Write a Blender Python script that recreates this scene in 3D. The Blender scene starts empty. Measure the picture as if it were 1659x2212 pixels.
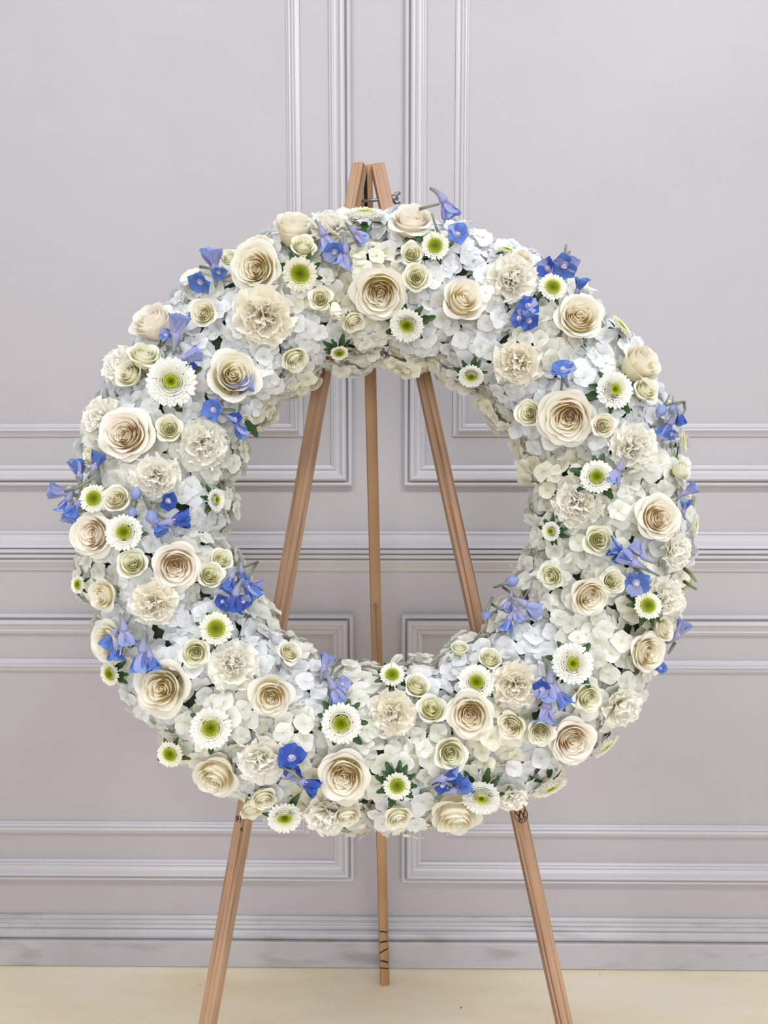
import bpy, bmesh, math, random
from mathutils import Vector, Matrix
from math import sin, cos, pi, radians, atan2, sqrt

S = bpy.context.scene
COL = S.collection
RND = random.Random(7)

# ------------------------------------------------------------------ camera
FPX, IW, IH = 1600.0, 1659.0, 2212.0
CAM_Z = 1.25
cd = bpy.data.cameras.new('camera')
cd.sensor_fit = 'VERTICAL'; cd.sensor_height = 24.0; cd.sensor_width = 24.0 * IW / IH
cd.lens = 24.0 * FPX / IH; cd.clip_start = 0.05; cd.clip_end = 60
cam = bpy.data.objects.new('camera', cd); COL.objects.link(cam)
PITCH, YAW = radians(5.0), radians(0.57)
FW = Vector((-sin(YAW) * cos(PITCH), cos(YAW) * cos(PITCH), -sin(PITCH)))
RT = Vector((cos(YAW), sin(YAW), 0)); UP = RT.cross(FW)
CAM = Vector((0, 0, CAM_Z))
cam.matrix_world = Matrix(((RT.x, UP.x, -FW.x, 0), (RT.y, UP.y, -FW.y, 0), (RT.z, UP.z, -FW.z, CAM_Z), (0, 0, 0, 1)))
S.camera = cam
# ------------------------------------------------------------------ world, lamps, exposure
w = bpy.data.worlds.new('room_light'); S.world = w; w.use_nodes = True
bg = w.node_tree.nodes['Background']; bg.inputs[0].default_value = (0.93, 0.95, 1.0, 1); bg.inputs[1].default_value = 0.50


def area_lamp(name, loc, target, sx, sy, power, color):
    d = bpy.data.lights.new(name, 'AREA'); d.shape = 'RECTANGLE'; d.size = sx; d.size_y = sy; d.energy = power; d.color = color
    o = bpy.data.objects.new(name, d); COL.objects.link(o); o.location = loc
    o.rotation_euler = (Vector(target) - Vector(loc)).to_track_quat('-Z', 'Y').to_euler()
    return o


area_lamp('ceiling_lamp', (-1.1, -0.45, 3.4), (-0.7, 1.2, 0.2), 1.2, 0.35, 34, (1.0, 0.98, 0.97))
area_lamp('ceiling_lamp', (1.2, -0.45, 3.4), (0.9, 1.2, 0.2), 1.2, 0.35, 47, (0.965, 0.98, 1.0))
area_lamp('front_fill_light', (0.5, -3.2, 1.7), (0.1, 1.7, 1.0), 3.0, 1.6, 98, (0.98, 0.99, 1.0))  # added unseen fill behind the camera, evens the wall's brightness; not an actual window
S.view_settings.view_transform = 'Standard'; S.view_settings.look = 'None'
S.view_settings.gamma = 1; S.view_settings.use_curve_mapping = False
S.view_settings.exposure = -0.2
S.cycles.max_bounces = 8; S.cycles.diffuse_bounces = 5; S.cycles.transmission_bounces = 6; S.cycles.transparent_max_bounces = 4


def ray(x, y):
    return (FW + RT * ((x - IW / 2) / FPX) + UP * ((IH / 2 - y) / FPX)).normalized()


# ------------------------------------------------------------------ helpers
def lin(r, g, b):
    f = lambda c: (c / 255 / 12.92) if c / 255 <= .04045 else ((c / 255 + .055) / 1.055) ** 2.4
    return (f(r), f(g), f(b), 1)


def link(name, data, parent=None, M=None, mat=None, **props):
    o = bpy.data.objects.new(name, data); COL.objects.link(o)
    if parent is not None: o.parent = parent
    if M is not None: o.matrix_basis = M
    if mat is not None and data is not None:
        if data.materials: 
            o.material_slots[0].link = 'OBJECT'; o.material_slots[0].material = mat
        else: data.materials.append(mat)
    for k, v in props.items(): o[k] = v
    return o


def mesh(name, verts, faces, smooth=True, tint=None):
    me = bpy.data.meshes.new(name); me.from_pydata(verts, [], faces)
    if smooth: me.polygons.foreach_set('use_smooth', [True] * len(me.polygons))
    if tint is not None:
        a = me.attributes.new('tint', 'FLOAT', 'POINT'); a.data.foreach_set('value', tint)
    me.materials.append(None)
    me.update()
    return me


class MB:
    def __init__(s): s.v = []; s.f = []; s.t = []

    def grid(s, fn, nu, nv, wrap=False):
        b = len(s.v)
        for j in range(nv + 1):
            for i in range(nu + (0 if wrap else 1)):
                p, t = fn(-1 + 2 * i / nu, j / nv)
                s.v.append(tuple(p)); s.t.append(t)
        n = nu if wrap else nu + 1
        for j in range(nv):
            for i in range(nu):
                i2 = (i + 1) % n
                s.f.append((b + j * n + i, b + j * n + i2, b + (j + 1) * n + i2, b + (j + 1) * n + i))
        return s

    def tube(s, pts, rads, n=6, t0=0.0, t1=1.0, cap=True):
        pts = [Vector(p) for p in pts]; b = len(s.v); m = len(pts); x = None
        for j, p in enumerate(pts):
            d = (pts[min(j + 1, m - 1)] - pts[max(j - 1, 0)]).normalized()
            if x is None: x = d.orthogonal().normalized()
            x = (x - d * x.dot(d)).normalized(); y = d.cross(x)
            for i in range(n):
                a = 2 * pi * i / n
                s.v.append(tuple(p + (x * cos(a) + y * sin(a)) * rads[j])); s.t.append(t0 + (t1 - t0) * j / max(1, m - 1))
        for j in range(m - 1):
            for i in range(n):
                s.f.append((b + j * n + i, b + j * n + (i + 1) % n, b + (j + 1) * n + (i + 1) % n, b + (j + 1) * n + i))
        if cap:
            s.f.append(tuple(b + i for i in range(n))[::-1]); s.f.append(tuple(b + (m - 1) * n + i for i in range(n)))
        return s

    def ball(s, c, r, nu=8, nv=5, t=0.0, sq=(1, 1, 1)):
        c = Vector(c)
        return s.grid(lambda u, v: (c + Vector((r * sq[0] * sin(pi * (.02 + .96 * v)) * cos(pi * u), r * sq[1] * sin(pi * (.02 + .96 * v)) * sin(pi * u), r * sq[2] * cos(pi * (.02 + .96 * v)))), t), nu, nv, True)

    def done(s, name, smooth=True): return mesh(name, s.v, s.f, smooth, s.t)


# ------------------------------------------------------------------ materials
def new_mat(name):
    m = bpy.data.materials.new(name); m.use_nodes = True; nt = m.node_tree
    return m, nt, nt.nodes, nt.links, nt.nodes['Principled BSDF']


def petal_mat(name, stops, trans=0.3, rough=0.55, spec=0.25, mottling=0.04, sat=1.0):
    """stops: list of (position, colour) over the petal's own base-to-tip coordinate."""
    m, nt, N, L, p = new_mat(name)
    at = N.new('ShaderNodeAttribute'); at.attribute_name = 'tint'
    no = N.new('ShaderNodeTexNoise'); no.inputs['Scale'].default_value = 60; no.inputs['Detail'].default_value = 3
    tc = N.new('ShaderNodeTexCoord'); L.new(tc.outputs['Object'], no.inputs['Vector'])
    ma = N.new('ShaderNodeMath'); ma.operation = 'MULTIPLY_ADD'; ma.inputs[1].default_value = mottling * 4; ma.inputs[2].default_value = -mottling * 2
    L.new(no.outputs['Fac'], ma.inputs[0])
    ad = N.new('ShaderNodeMath'); ad.operation = 'ADD'; L.new(at.outputs['Fac'], ad.inputs[0]); L.new(ma.outputs[0], ad.inputs[1])
    cr = N.new('ShaderNodeValToRGB'); el = cr.color_ramp.elements
    while len(el) > 1: el.remove(el[-1])
    el[0].position = stops[0][0]; el[0].color = stops[0][1]
    for pos, c in stops[1:]:
        e = el.new(pos); e.color = c
    L.new(ad.outputs[0], cr.inputs['Fac'])
    L.new(cr.outputs['Color'], p.inputs['Base Color'])
    p.inputs['Roughness'].default_value = rough; p.inputs['Specular IOR Level'].default_value = spec
    tr = N.new('ShaderNodeBsdfTranslucent'); L.new(cr.outputs['Color'], tr.inputs['Color'])
    mx = N.new('ShaderNodeMixShader'); mx.inputs[0].default_value = trans
    L.new(p.outputs[0], mx.inputs[1]); L.new(tr.outputs[0], mx.inputs[2])
    L.new(mx.outputs[0], N['Material Output'].inputs['Surface'])
    return m


M_ROSE = [
    petal_mat('rose_cream', [(0, lin(244, 214, 146)), (.35, lin(249, 236, 200)), (.65, lin(251, 246, 232)), (1, lin(253, 250, 243))], trans=.4),
    petal_mat('rose_ivory', [(0, lin(240, 216, 148)), (.4, lin(247, 236, 200)), (.75, lin(250, 246, 232)), (1, lin(252, 250, 242))], trans=.4),
    petal_mat('rose_blush', [(0, lin(244, 212, 154)), (.35, lin(249, 234, 206)), (.65, lin(251, 245, 234)), (1, lin(253, 249, 241))]),
]
M_SPRAY = [
    petal_mat('spray_rose_ivory', [(0, lin(222, 214, 146)), (.4, lin(241, 238, 198)), (.8, lin(250, 249, 234)), (1, lin(253, 252, 243))]),
    petal_mat('spray_rose_cream', [(0, lin(226, 214, 152)), (.4, lin(243, 236, 202)), (.8, lin(250, 247, 233)), (1, lin(253, 251, 242))]),
]
M_CARN = [
    petal_mat('carnation_cream', [(0, lin(232, 216, 168)), (.5, lin(249, 242, 222)), (1, lin(253, 250, 241))], mottling=.05),
    petal_mat('carnation_white', [(0, lin(226, 218, 176)), (.5, lin(248, 244, 230)), (1, lin(253, 252, 246))], mottling=.05),
]
M_HYD = [
    petal_mat('hydrangea_cool_white', [(0, lin(226, 230, 224)), (.3, lin(241, 243, 244)), (1, lin(246, 247, 249))], trans=.35, spec=.2),
    petal_mat('hydrangea_white', [(0, lin(226, 230, 206)), (.3, lin(243, 243, 234)), (1, lin(249, 249, 245))], trans=.35, spec=.2),
    petal_mat('hydrangea_green_white', [(0, lin(222, 222, 186)), (.35, lin(245, 243, 226)), (1, lin(250, 249, 240))], trans=.35, spec=.2),
]
M_MUM = petal_mat('chrysanthemum_white', [(0, lin(196, 204, 70)), (.22, lin(238, 236, 168)), (.45, lin(246, 244, 226)), (1, lin(250, 250, 247))], trans=.25, mottling=.02)
M_DISC = petal_mat('chrysanthemum_disc', [(0, lin(84, 98, 8)), (.45, lin(132, 148, 12)), (.8, lin(176, 188, 28)), (1, lin(208, 214, 70))], trans=.1, mottling=.05)
M_DEL = [
    petal_mat('delphinium_blue', [(0, lin(136, 144, 208)), (.35, lin(96, 126, 200)), (1, lin(106, 142, 214))], trans=.3, mottling=.14),
    petal_mat('delphinium_pale', [(0, lin(190, 186, 222)), (.4, lin(170, 174, 218)), (1, lin(146, 168, 222))], trans=.3, mottling=.14),
    petal_mat('delphinium_deep', [(0, lin(104, 108, 190)), (.4, lin(62, 90, 176)), (1, lin(70, 106, 194))], trans=.3, mottling=.14),
]
M_SPUR = petal_mat('delphinium_spur', [(0, lin(168, 166, 214)), (.45, lin(156, 158, 190)), (1, lin(136, 142, 130))], trans=.15, mottling=.15)
M_BEE = petal_mat('delphinium_bee', [(0, lin(190, 192, 214)), (1, lin(222, 222, 232))], trans=.1, mottling=.2)
M_STEM = petal_mat('delphinium_stem', [(0, lin(120, 126, 112)), (1, lin(142, 146, 132))], trans=.05, rough=.8, mottling=.2)
M_LEAF = petal_mat('dark_green_leaf', [(0, lin(30, 52, 22)), (.5, lin(36, 66, 26)), (1, lin(52, 88, 40))], trans=.12, rough=.42, spec=.4, mottling=.1)
M_CALYX = petal_mat('green_calyx', [(0, lin(96, 118, 66)), (1, lin(142, 156, 96))], trans=.12, mottling=.1)
M_EYE = petal_mat('hydrangea_eye', [(0, lin(206, 212, 186)), (1, lin(222, 224, 204))], trans=.1)


def paint_mat(name, rgb, rough=0.42, scuff=0.0):
    m, nt, N, L, p = new_mat(name)
    tc = N.new('ShaderNodeTexCoord')
    no = N.new('ShaderNodeTexNoise'); no.inputs['Scale'].default_value = 2.2; no.inputs['Detail'].default_value = 4; no.inputs['Roughness'].default_value = .6
    L.new(tc.outputs['Object'], no.inputs['Vector'])
    mx = N.new('ShaderNodeMixRGB'); mx.inputs[1].default_value = rgb
    mx.inputs[2].default_value = tuple(c * (0.93 - .12 * scuff) for c in rgb[:3]) + (1,)
    cr = N.new('ShaderNodeValToRGB'); cr.color_ramp.elements[0].position = .45; cr.color_ramp.elements[1].position = .75
    L.new(no.outputs['Fac'], cr.inputs['Fac']); L.new(cr.outputs['Color'], mx.inputs[0])
    last = mx.outputs[0]
    if scuff:
        mp = N.new('ShaderNodeMapping'); mp.inputs['Scale'].default_value = (6, 6, 26); L.new(tc.outputs['Object'], mp.inputs['Vector'])
        n2 = N.new('ShaderNodeTexNoise'); n2.inputs['Scale'].default_value = 1.0; n2.inputs['Detail'].default_value = 6; L.new(mp.outputs[0], n2.inputs['Vector'])
        c2 = N.new('ShaderNodeValToRGB'); c2.color_ramp.elements[0].position = .54; c2.color_ramp.elements[1].position = .70
        L.new(n2.outputs['Fac'], c2.inputs['Fac'])
        mm = N.new('ShaderNodeMath'); mm.operation = 'MULTIPLY'; mm.inputs[1].default_value = .40 * scuff; L.new(c2.outputs['Color'], mm.inputs[0])
        m2 = N.new('ShaderNodeMixRGB'); m2.inputs[2].default_value = lin(120, 116, 116); L.new(mm.outputs[0], m2.inputs[0]); L.new(last, m2.inputs[1]); last = m2.outputs[0]
    L.new(last, p.inputs['Base Color'])
    p.inputs['Roughness'].default_value = rough; p.inputs['Specular IOR Level'].default_value = .4
    nb = N.new('ShaderNodeTexNoise'); nb.inputs['Scale'].default_value = 160; nb.inputs['Detail'].default_value = 3; L.new(tc.outputs['Object'], nb.inputs['Vector'])
    bp = N.new('ShaderNodeBump'); bp.inputs['Strength'].default_value = .10; bp.inputs['Distance'].default_value = .002
    L.new(nb.outputs['Fac'], bp.inputs['Height']); L.new(bp.outputs[0], p.inputs['Normal'])
    return m


M_WALL = paint_mat('wall_paint', lin(181, 177, 181), .5)
M_TRIM = paint_mat('trim_paint', lin(199, 196, 201), .32)
M_BASE = paint_mat('baseboard_paint', lin(190, 188, 192), .34, scuff=1.0)


def wood_mat(name, light, dark, bands, seed):
    m, nt, N, L, p = new_mat(name)
    tc = N.new('ShaderNodeTexCoord')
    mp = N.new('ShaderNodeMapping'); mp.inputs['Scale'].default_value = (1, 1, .012); mp.inputs['Location'].default_value = (seed, seed * .7, seed * .3)
    L.new(tc.outputs['Object'], mp.inputs['Vector'])
    wv = N.new('ShaderNodeTexNoise'); wv.inputs['Scale'].default_value = bands; wv.inputs['Detail'].default_value = 2.5; wv.inputs['Distortion'].default_value = .6
    L.new(mp.outputs[0], wv.inputs['Vector'])
    n2 = N.new('ShaderNodeTexNoise'); n2.inputs['Scale'].default_value = bands * 4; n2.inputs['Detail'].default_value = 2; L.new(mp.outputs[0], n2.inputs['Vector'])
    mixf = N.new('ShaderNodeMath'); mixf.operation = 'MULTIPLY_ADD'; mixf.inputs[1].default_value = .22; L.new(n2.outputs['Fac'], mixf.inputs[0]); L.new(wv.outputs['Fac'], mixf.inputs[2])
    cr = N.new('ShaderNodeValToRGB'); e = cr.color_ramp.elements
    e[0].position = .42; e[0].color = dark; e[1].position = .66; e[1].color = light
    x = e.new(.53); x.color = tuple((a * .65 + b * .35) for a, b in zip(light, dark))
    L.new(mixf.outputs[0], cr.inputs['Fac'])
    # knots and slow tone drift along the stick
    n3 = N.new('ShaderNodeTexNoise'); n3.inputs['Scale'].default_value = 5; L.new(tc.outputs['Object'], n3.inputs['Vector'])
    c3 = N.new('ShaderNodeValToRGB'); c3.color_ramp.elements[0].position = .38; c3.color_ramp.elements[0].color = (.86, .84, .8, 1); c3.color_ramp.elements[1].position = .6; c3.color_ramp.elements[1].color = (1, 1, 1, 1)
    L.new(n3.outputs['Fac'], c3.inputs['Fac'])
    ml = N.new('ShaderNodeMixRGB'); ml.blend_type = 'MULTIPLY'; ml.inputs[0].default_value = 1; L.new(cr.outputs['Color'], ml.inputs[1]); L.new(c3.outputs['Color'], ml.inputs[2])
    L.new(ml.outputs[0], p.inputs['Base Color'])
    p.inputs['Roughness'].default_value = .6
    bp = N.new('ShaderNodeBump'); bp.inputs['Strength'].default_value = .15; bp.inputs['Distance'].default_value = .001
    L.new(mixf.outputs[0], bp.inputs['Height']); L.new(bp.outputs[0], p.inputs['Normal'])
    return m


M_WOOD1 = wood_mat('pine_stick', lin(184, 148, 120), lin(124, 88, 64), 300, 1.3)
M_WOOD2 = wood_mat('pine_stick_banded', lin(180, 143, 115), lin(116, 78, 54), 220, 4.1)
M_WOOD3 = wood_mat('pine_back_stick', lin(182, 142, 104), lin(150, 108, 74), 40, 2.2)


def plain(name, rgb, rough=.5, metal=0.0):
    m, nt, N, L, p = new_mat(name)
    no = N.new('ShaderNodeTexNoise'); no.inputs['Scale'].default_value = 90
    mx = N.new('ShaderNodeMixRGB'); mx.inputs[1].default_value = rgb; mx.inputs[2].default_value = tuple(c * .8 for c in rgb[:3]) + (1,)
    L.new(no.outputs['Fac'], mx.inputs[0]); L.new(mx.outputs[0], p.inputs['Base Color'])
    p.inputs['Roughness'].default_value = rough; p.inputs['Metallic'].default_value = metal
    return m


M_STEEL = plain('zinc_bolt', lin(150, 150, 156), .35, .9)
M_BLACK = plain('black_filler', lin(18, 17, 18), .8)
M_INK = plain('black_ink', lin(28, 20, 22), .7)
M_BURN = plain('brown_stamp_ink', lin(58, 30, 20), .8)
M_CORD = plain('grey_cord', lin(128, 130, 136), .7)
M_FOAM = plain('green_floral_foam', lin(66, 78, 50), .95)


def floor_mat():
    m, nt, N, L, p = new_mat('floor_cream_board')
    tc = N.new('ShaderNodeTexCoord')
    mp = N.new('ShaderNodeMapping'); mp.inputs['Scale'].default_value = (1.2, 4.5, 1); L.new(tc.outputs['Object'], mp.inputs['Vector'])
    n1 = N.new('ShaderNodeTexNoise'); n1.inputs['Scale'].default_value = 1.6; n1.inputs['Detail'].default_value = 5; n1.inputs['Roughness'].default_value = .55; L.new(mp.outputs[0], n1.inputs['Vector'])
    cr = N.new('ShaderNodeValToRGB'); e = cr.color_ramp.elements
    e[0].position = .32; e[0].color = lin(238, 220, 186); e[1].position = .7; e[1].color = lin(250, 241, 222); x = e.new(.5); x.color = lin(246, 232, 205)
    L.new(n1.outputs['Fac'], cr.inputs['Fac'])
    # tiny dark specks of dirt
    vo = N.new('ShaderNodeTexNoise'); vo.inputs['Scale'].default_value = 55; vo.inputs['Detail'].default_value = 1; L.new(tc.outputs['Object'], vo.inputs['Vector'])
    c2 = N.new('ShaderNodeValToRGB'); c2.color_ramp.elements[0].position = .79; c2.color_ramp.elements[1].position = .83; L.new(vo.outputs['Fac'], c2.inputs['Fac'])
    mx = N.new('ShaderNodeMixRGB'); mx.inputs[2].default_value = lin(110, 95, 74); L.new(c2.outputs['Color'], mx.inputs[0]); L.new(cr.outputs['Color'], mx.inputs[1])
    L.new(mx.outputs[0], p.inputs['Base Color']); p.inputs['Roughness'].default_value = .45; p.inputs['Specular IOR Level'].default_value = .35
    return m


M_FLOOR = floor_mat()

# ------------------------------------------------------------------ room shell
D = 1.7045


def on_wall(x, y):
    d = ray(x, y); t = D / d.y
    return CAM + d * t


def box_mesh(name, x0, x1, y0, y1, z0, z1, bevel=0.0):
    bm = bmesh.new(); bmesh.ops.create_cube(bm, size=1)
    for v in bm.verts: v.co = Vector(((x0 + x1) / 2 + v.co.x * (x1 - x0), (y0 + y1) / 2 + v.co.y * (y1 - y0), (z0 + z1) / 2 + v.co.z * (z1 - z0)))
    if bevel: bmesh.ops.bevel(bm, geom=bm.edges[:], offset=bevel, segments=2, affect='EDGES', profile=.5)
    me = bpy.data.meshes.new(name); bm.to_mesh(me); bm.free(); me.materials.append(None)
    return me


def structure(name, me, mat, label=None):
    o = link(name, me, mat=mat, kind='structure')
    if label: o['label'] = label
    return o


structure('wall_back', box_mesh('wall_back', -2.6, 2.6, D, D + .1, 0, 3.0), M_WALL, 'pale grey painted wall with panel mouldings behind the wreath')
structure('floor', box_mesh('floor', -2.6, 2.6, -2.6, D + .1, -.06, 0), M_FLOOR, 'cream painted board floor under the easel')


def smooth_profile(pr): return pr


def frame_trim(name, x0, x1, z0, z1, pr, label):
    """mitred rectangular moulding; pr = (distance in from the outer edge, height off the wall)"""
    v = []; f = []
    for i, hgt in pr:
        v += [(x0 + i, D - hgt, z0 + i), (x1 - i, D - hgt, z0 + i), (x1 - i, D - hgt, z1 - i), (x0 + i, D - hgt, z1 - i)]
    for k in range(len(pr) - 1):
        for s in range(4):
            s2 = (s + 1) % 4
            f.append((k * 4 + s, k * 4 + s2, k * 4 + 4 + s2, k * 4 + 4 + s))
    structure(name, mesh(name, v, f, False), M_TRIM, label)


def rail_trim(name, z_top, pr, label, mat):
    v = []; f = []
    for dz, hgt in pr: v += [(-2.6, D - hgt, z_top - dz), (2.6, D - hgt, z_top - dz)]
    for k in range(len(pr) - 1): f.append((2 * k, 2 * k + 1, 2 * k + 3, 2 * k + 2))
    return structure(name, mesh(name, v, f, False), mat, label)


def arc(x0, h0, x1, h1, bulge, n=5):
    out = []
    for i in range(n + 1):
        t = i / n
        out.append((x0 + (x1 - x0) * t, h0 + (h1 - h0) * t + bulge * sin(pi * t)))
    return out


P_OUT = [(0, 0), (0, .012)] + arc(0, .012, .0105, .012, .006) + [(.011, .006), (.0135, .006), (.0135, .020)] + arc(.0135, .020, .022, .024, .002) + arc(.022, .024, .037, .011, -.004) + \
        [(.038, .013)] + arc(.038, .013, .043, .012, .002) + [(.0435, .008), (.046, .007), (.048, .006), (.0485, 0)]
P_IN = [(0, 0), (0, .004), (.004, .006), (.010, .008), (.010, .012)] + arc(.010, .012, .018, .013, .004) + [(.0185, .010)] + arc(.0185, .010, .025, .009, .002) + [(.026, .005), (.029, .004), (.029, 0)]
WX = lambda x, y: on_wall(x, y).x
WZ = lambda y: on_wall(830, y).z
zt = 2.6
lo = WZ(1048); hi_l = WZ(1324)
frame_trim('trim_1', -2.2, WX(760, 520), WZ(1050), zt, P_OUT, 'wide panel moulding on the upper wall, left of the easel top')
frame_trim('trim_2', WX(873, 520), 2.2, WZ(1050), zt, P_OUT, 'wide panel moulding on the upper wall, on the wing nut side of the easel')
frame_trim('trim_3', -2.08, WX(653, 700), WZ(943), zt - .12, P_IN, 'thin inner moulding of the upper panel, left of the easel')
frame_trim('trim_4', WX(980, 700), 2.08, WZ(943), zt - .12, P_IN, 'thin inner moulding of the upper panel, on the wing nut side')
frame_trim('trim_5', -2.2, WX(765, 1600), WZ(1898), WZ(1325), P_OUT, 'wide panel moulding on the lower wall behind the leg stamped 91')
frame_trim('trim_6', WX(866.5, 1600), 2.2, WZ(1900), WZ(1325), P_OUT, 'wide panel moulding on the lower wall behind the leg with a round stamp')
frame_trim('trim_7', -2.08, WX(668, 1600), WZ(1801), WZ(1424), P_IN, 'thin inner moulding of the lower panel behind the leg stamped 91')
frame_trim('trim_8', WX(963, 1600), 2.08, WZ(1803), WZ(1424), P_IN, 'thin inner moulding of the lower panel behind the leg with a round stamp')
P_RAIL = [(0, 0), (0, .007)] + arc(0, .007, .006, .010, .002) + [(.007, .008)] + arc(.007, .008, .030, .024, -.005) + arc(.030, .026, .036, .030, .0) + [(.037, .018), (.0395, .018), (.040, .028)] + arc(.040, .028, .049, .028, .005) + \
         [(.0495, .019), (.0515, .019)] + arc(.052, .026, .061, .026, .005) + [(.0615, .016), (.0635, .016)] + arc(.064, .021, .073, .020, .003) + [(.074, .014), (.079, .012), (.082, .010), (.083, .007), (.092, .005), (.093, 0)]
rail_trim('trim_9', WZ(1147), P_RAIL, 'chair rail of stacked beads across the wall at mid height', M_TRIM)
zb = WZ(1977)
P_BASE = [(0, 0), (0, .006)] + arc(0, .006, .010, .008, .003) + [(.011, .007)] + arc(.012, .008, .018, .011, .002) + arc(.019, .010, .027, .014, -.002) + [(.0275, .012), (.029, .012)] + arc(.030, .016, .050, .019, .006, 7) + [(.051, .012), (.0525, .012), (.053, .024), (.056, .026), (zb - .003, .026), (zb - .002, .020), (zb, .020)]
rail_trim('baseboard_back', zb, P_BASE, 'scuffed grey baseboard with a rounded bead along the floor', M_BASE)

# ------------------------------------------------------------------ wreath torus (where the flowers sit)
TILT = radians(11)
AX = Vector((0, -cos(TILT), sin(TILT)))      # ring axis, towards the viewer and slightly up
E1 = Vector((1, 0, 0)); E2 = Vector((0, sin(TILT), cos(TILT)))
RC = Vector((-.0162, 1.12, 1.151)); RM, RR = .3447, .120


def tor(P):
    d = P - RC; hgt = d.dot(AX); q = d - AX * hgt; rho = q.length
    e = q / rho; a = rho - RM; s = sqrt(a * a + hgt * hgt)
    n = (e * a + AX * hgt) / max(s, 1e-6)
    return s - RR, n


def tpoint(u, v, r):
    """u: clock angle in the ring plane (0 = +x, ccw); v: 0 = front, + outwards"""
    e = E1 * cos(u) + E2 * sin(u)
    n = e * sin(v) + AX * cos(v)
    return RC + e * RM + n * r, n


def place(x, y, lift=0.0):
    d = ray(x, y); t = .6; best = (9, t)
    for i in range(220):
        P = CAM + d * t; s, n = tor(P); s -= lift
        if s < best[0]: best = (s, t)
        if s < .0004: break
        t += max(.0006, s * .8)
        if t > 1.6: break
    P = CAM + d * best[1]
    return P, tor(P)[1], best[0]


PXM = lambda P: FPX / ((P - CAM).dot(FW))       # pixels per metre at P


def basis(n, roll, P, s):
    n = n.normalized(); up = Vector((0, 0, 1))
    x = up.cross(n)
    x = x.normalized() if x.length > 1e-3 else Vector((1, 0, 0))
    y = n.cross(x); c, q = cos(roll), sin(roll)
    x2 = x * c + y * q; y2 = y * c - x * q
    return Matrix(((x2.x * s, y2.x * s, n.x * s, P.x), (x2.y * s, y2.y * s, n.y * s, P.y), (x2.z * s, y2.z * s, n.z * s, P.z), (0, 0, 0, 1)))


def face_dir(P, n, ov):
    c = (CAM - P).normalized()
    if ov is None: return (n * .8 + c * .3).normalized()
    az, tl = radians(ov[0]), radians(ov[1])
    r = RT; u = c.cross(r) * -1
    u = (UP - c * UP.dot(c)).normalized(); r = u.cross(c).normalized()
    return c * cos(tl) + (r * cos(az) + u * sin(az)) * sin(tl)


# ------------------------------------------------------------------ flower meshes (unit size, facing +z)
def rose_petal(rg, phi, rr, rb, zr, zb_, span, curl, k=.55, nu=10, nv=8, t_in=0.0, wav=.02):
    ph = rg.uniform(0, 6); tuck = rg.choice((-1, 1)) * rg.uniform(.02, .07); pt = rg.uniform(.0, .12)

    def fn(u, v):
        vm = 1 - .22 * abs(u) ** 2.6 + pt * (1 - abs(u)) ** 2 * .5
        vv = v * vm
        wd = min(1, .45 + .9 * vv) if vv < .62 else 1.0
        az = phi + u * span * wd
        lip = max(0, (vv - .68) / .32)
        rho = rb + (rr - rb) * vv ** k + curl * lip * lip * (1 - .3 * abs(u)) + tuck * u * rr ** .5 * .6
        rho += wav * (1.5 if rr < .5 else .9) * sin(3.1 * u + ph) * vv + wav * .5 * sin(6 * u + ph * 2) * lip
        z = zb_ + (zr - zb_) * vv - curl * .9 * lip ** 2.2 + .012 * sin(5 * u + ph) * lip
        return (rho * cos(az), rho * sin(az), z), max(0.0, min(1.0, t_in + (1 - t_in) * vv ** (2.0 if rr < .5 else 1.3)))
    return MB().grid(fn, nu, nv).done('rose_petal')


def make_rose(seed, rings, off=0.0):
    rg = random.Random(seed); out = []
    ang = rg.uniform(0, 6)
    hx, hy = off * cos(ang), off * sin(ang)
    for (rr, n, zr, zb_, span, curl, k, tin) in rings:
        a0 = rg.uniform(0, 6)
        for i in range(n):
            r = rr * rg.uniform(.93, 1.07)
            me = rose_petal(rg, a0 + 2 * pi * i / n + rg.uniform(-.15, .15), r, min(r * .5, .2 + .1 * r), zr + rg.uniform(-.03, .03), zb_, span * rg.uniform(.92, 1.1), curl * rg.uniform(.6, 1.4), k, t_in=tin)
            if rr < .5 and off:
                for v in me.vertices: v.co.x += hx * (1 - rr * 1.6); v.co.y += hy * (1 - rr * 1.6)
            out.append(me)
    return out


OPEN = lambda j: [(.05, 2, .10, -.3, 1.5, .0, .5, .0), (.10, 3, .12, -.3, 1.3, .0, .45, 0), (.16, 3, .14 + j, -.35, 1.2, .01, .42, .0), (.22, 4, .16 + j, -.38, 1.05, .01, .4, .0), (.29, 4, .18 + j, -.42, 1.0, .012, .4, .0),
                  (.36, 4, .19, -.45, .98, .015, .4, .02), (.44, 4, .24, -.48, 1.0, .02, .4, .05), (.53, 4, .29, -.5, .98, .03, .38, .08), (.63, 5, .31, -.55, .9, .06, .38, .12), (.74, 5, .24, -.6, .9, .12, .4, .3), (.85, 5, .06, -.62, .92, .15, .45, .4)]
HALF = [(.05, 2, .30, -.3, 1.6, .0, .5, .05), (.11, 3, .31, -.35, 1.35, .005, .45, .05), (.18, 3, .32, -.4, 1.3, .01, .42, .06), (.26, 3, .31, -.45, 1.25, .015, .42, .08), (.36, 4, .35, -.5, 1.05, .02, .4, .12), (.48, 4, .37, -.6, 1.0, .04, .38, .16), (.62, 4, .32, -.72, 1.0, .09, .4, .22), (.78, 5, .12, -.8, .92, .16, .45, .3)]
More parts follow.
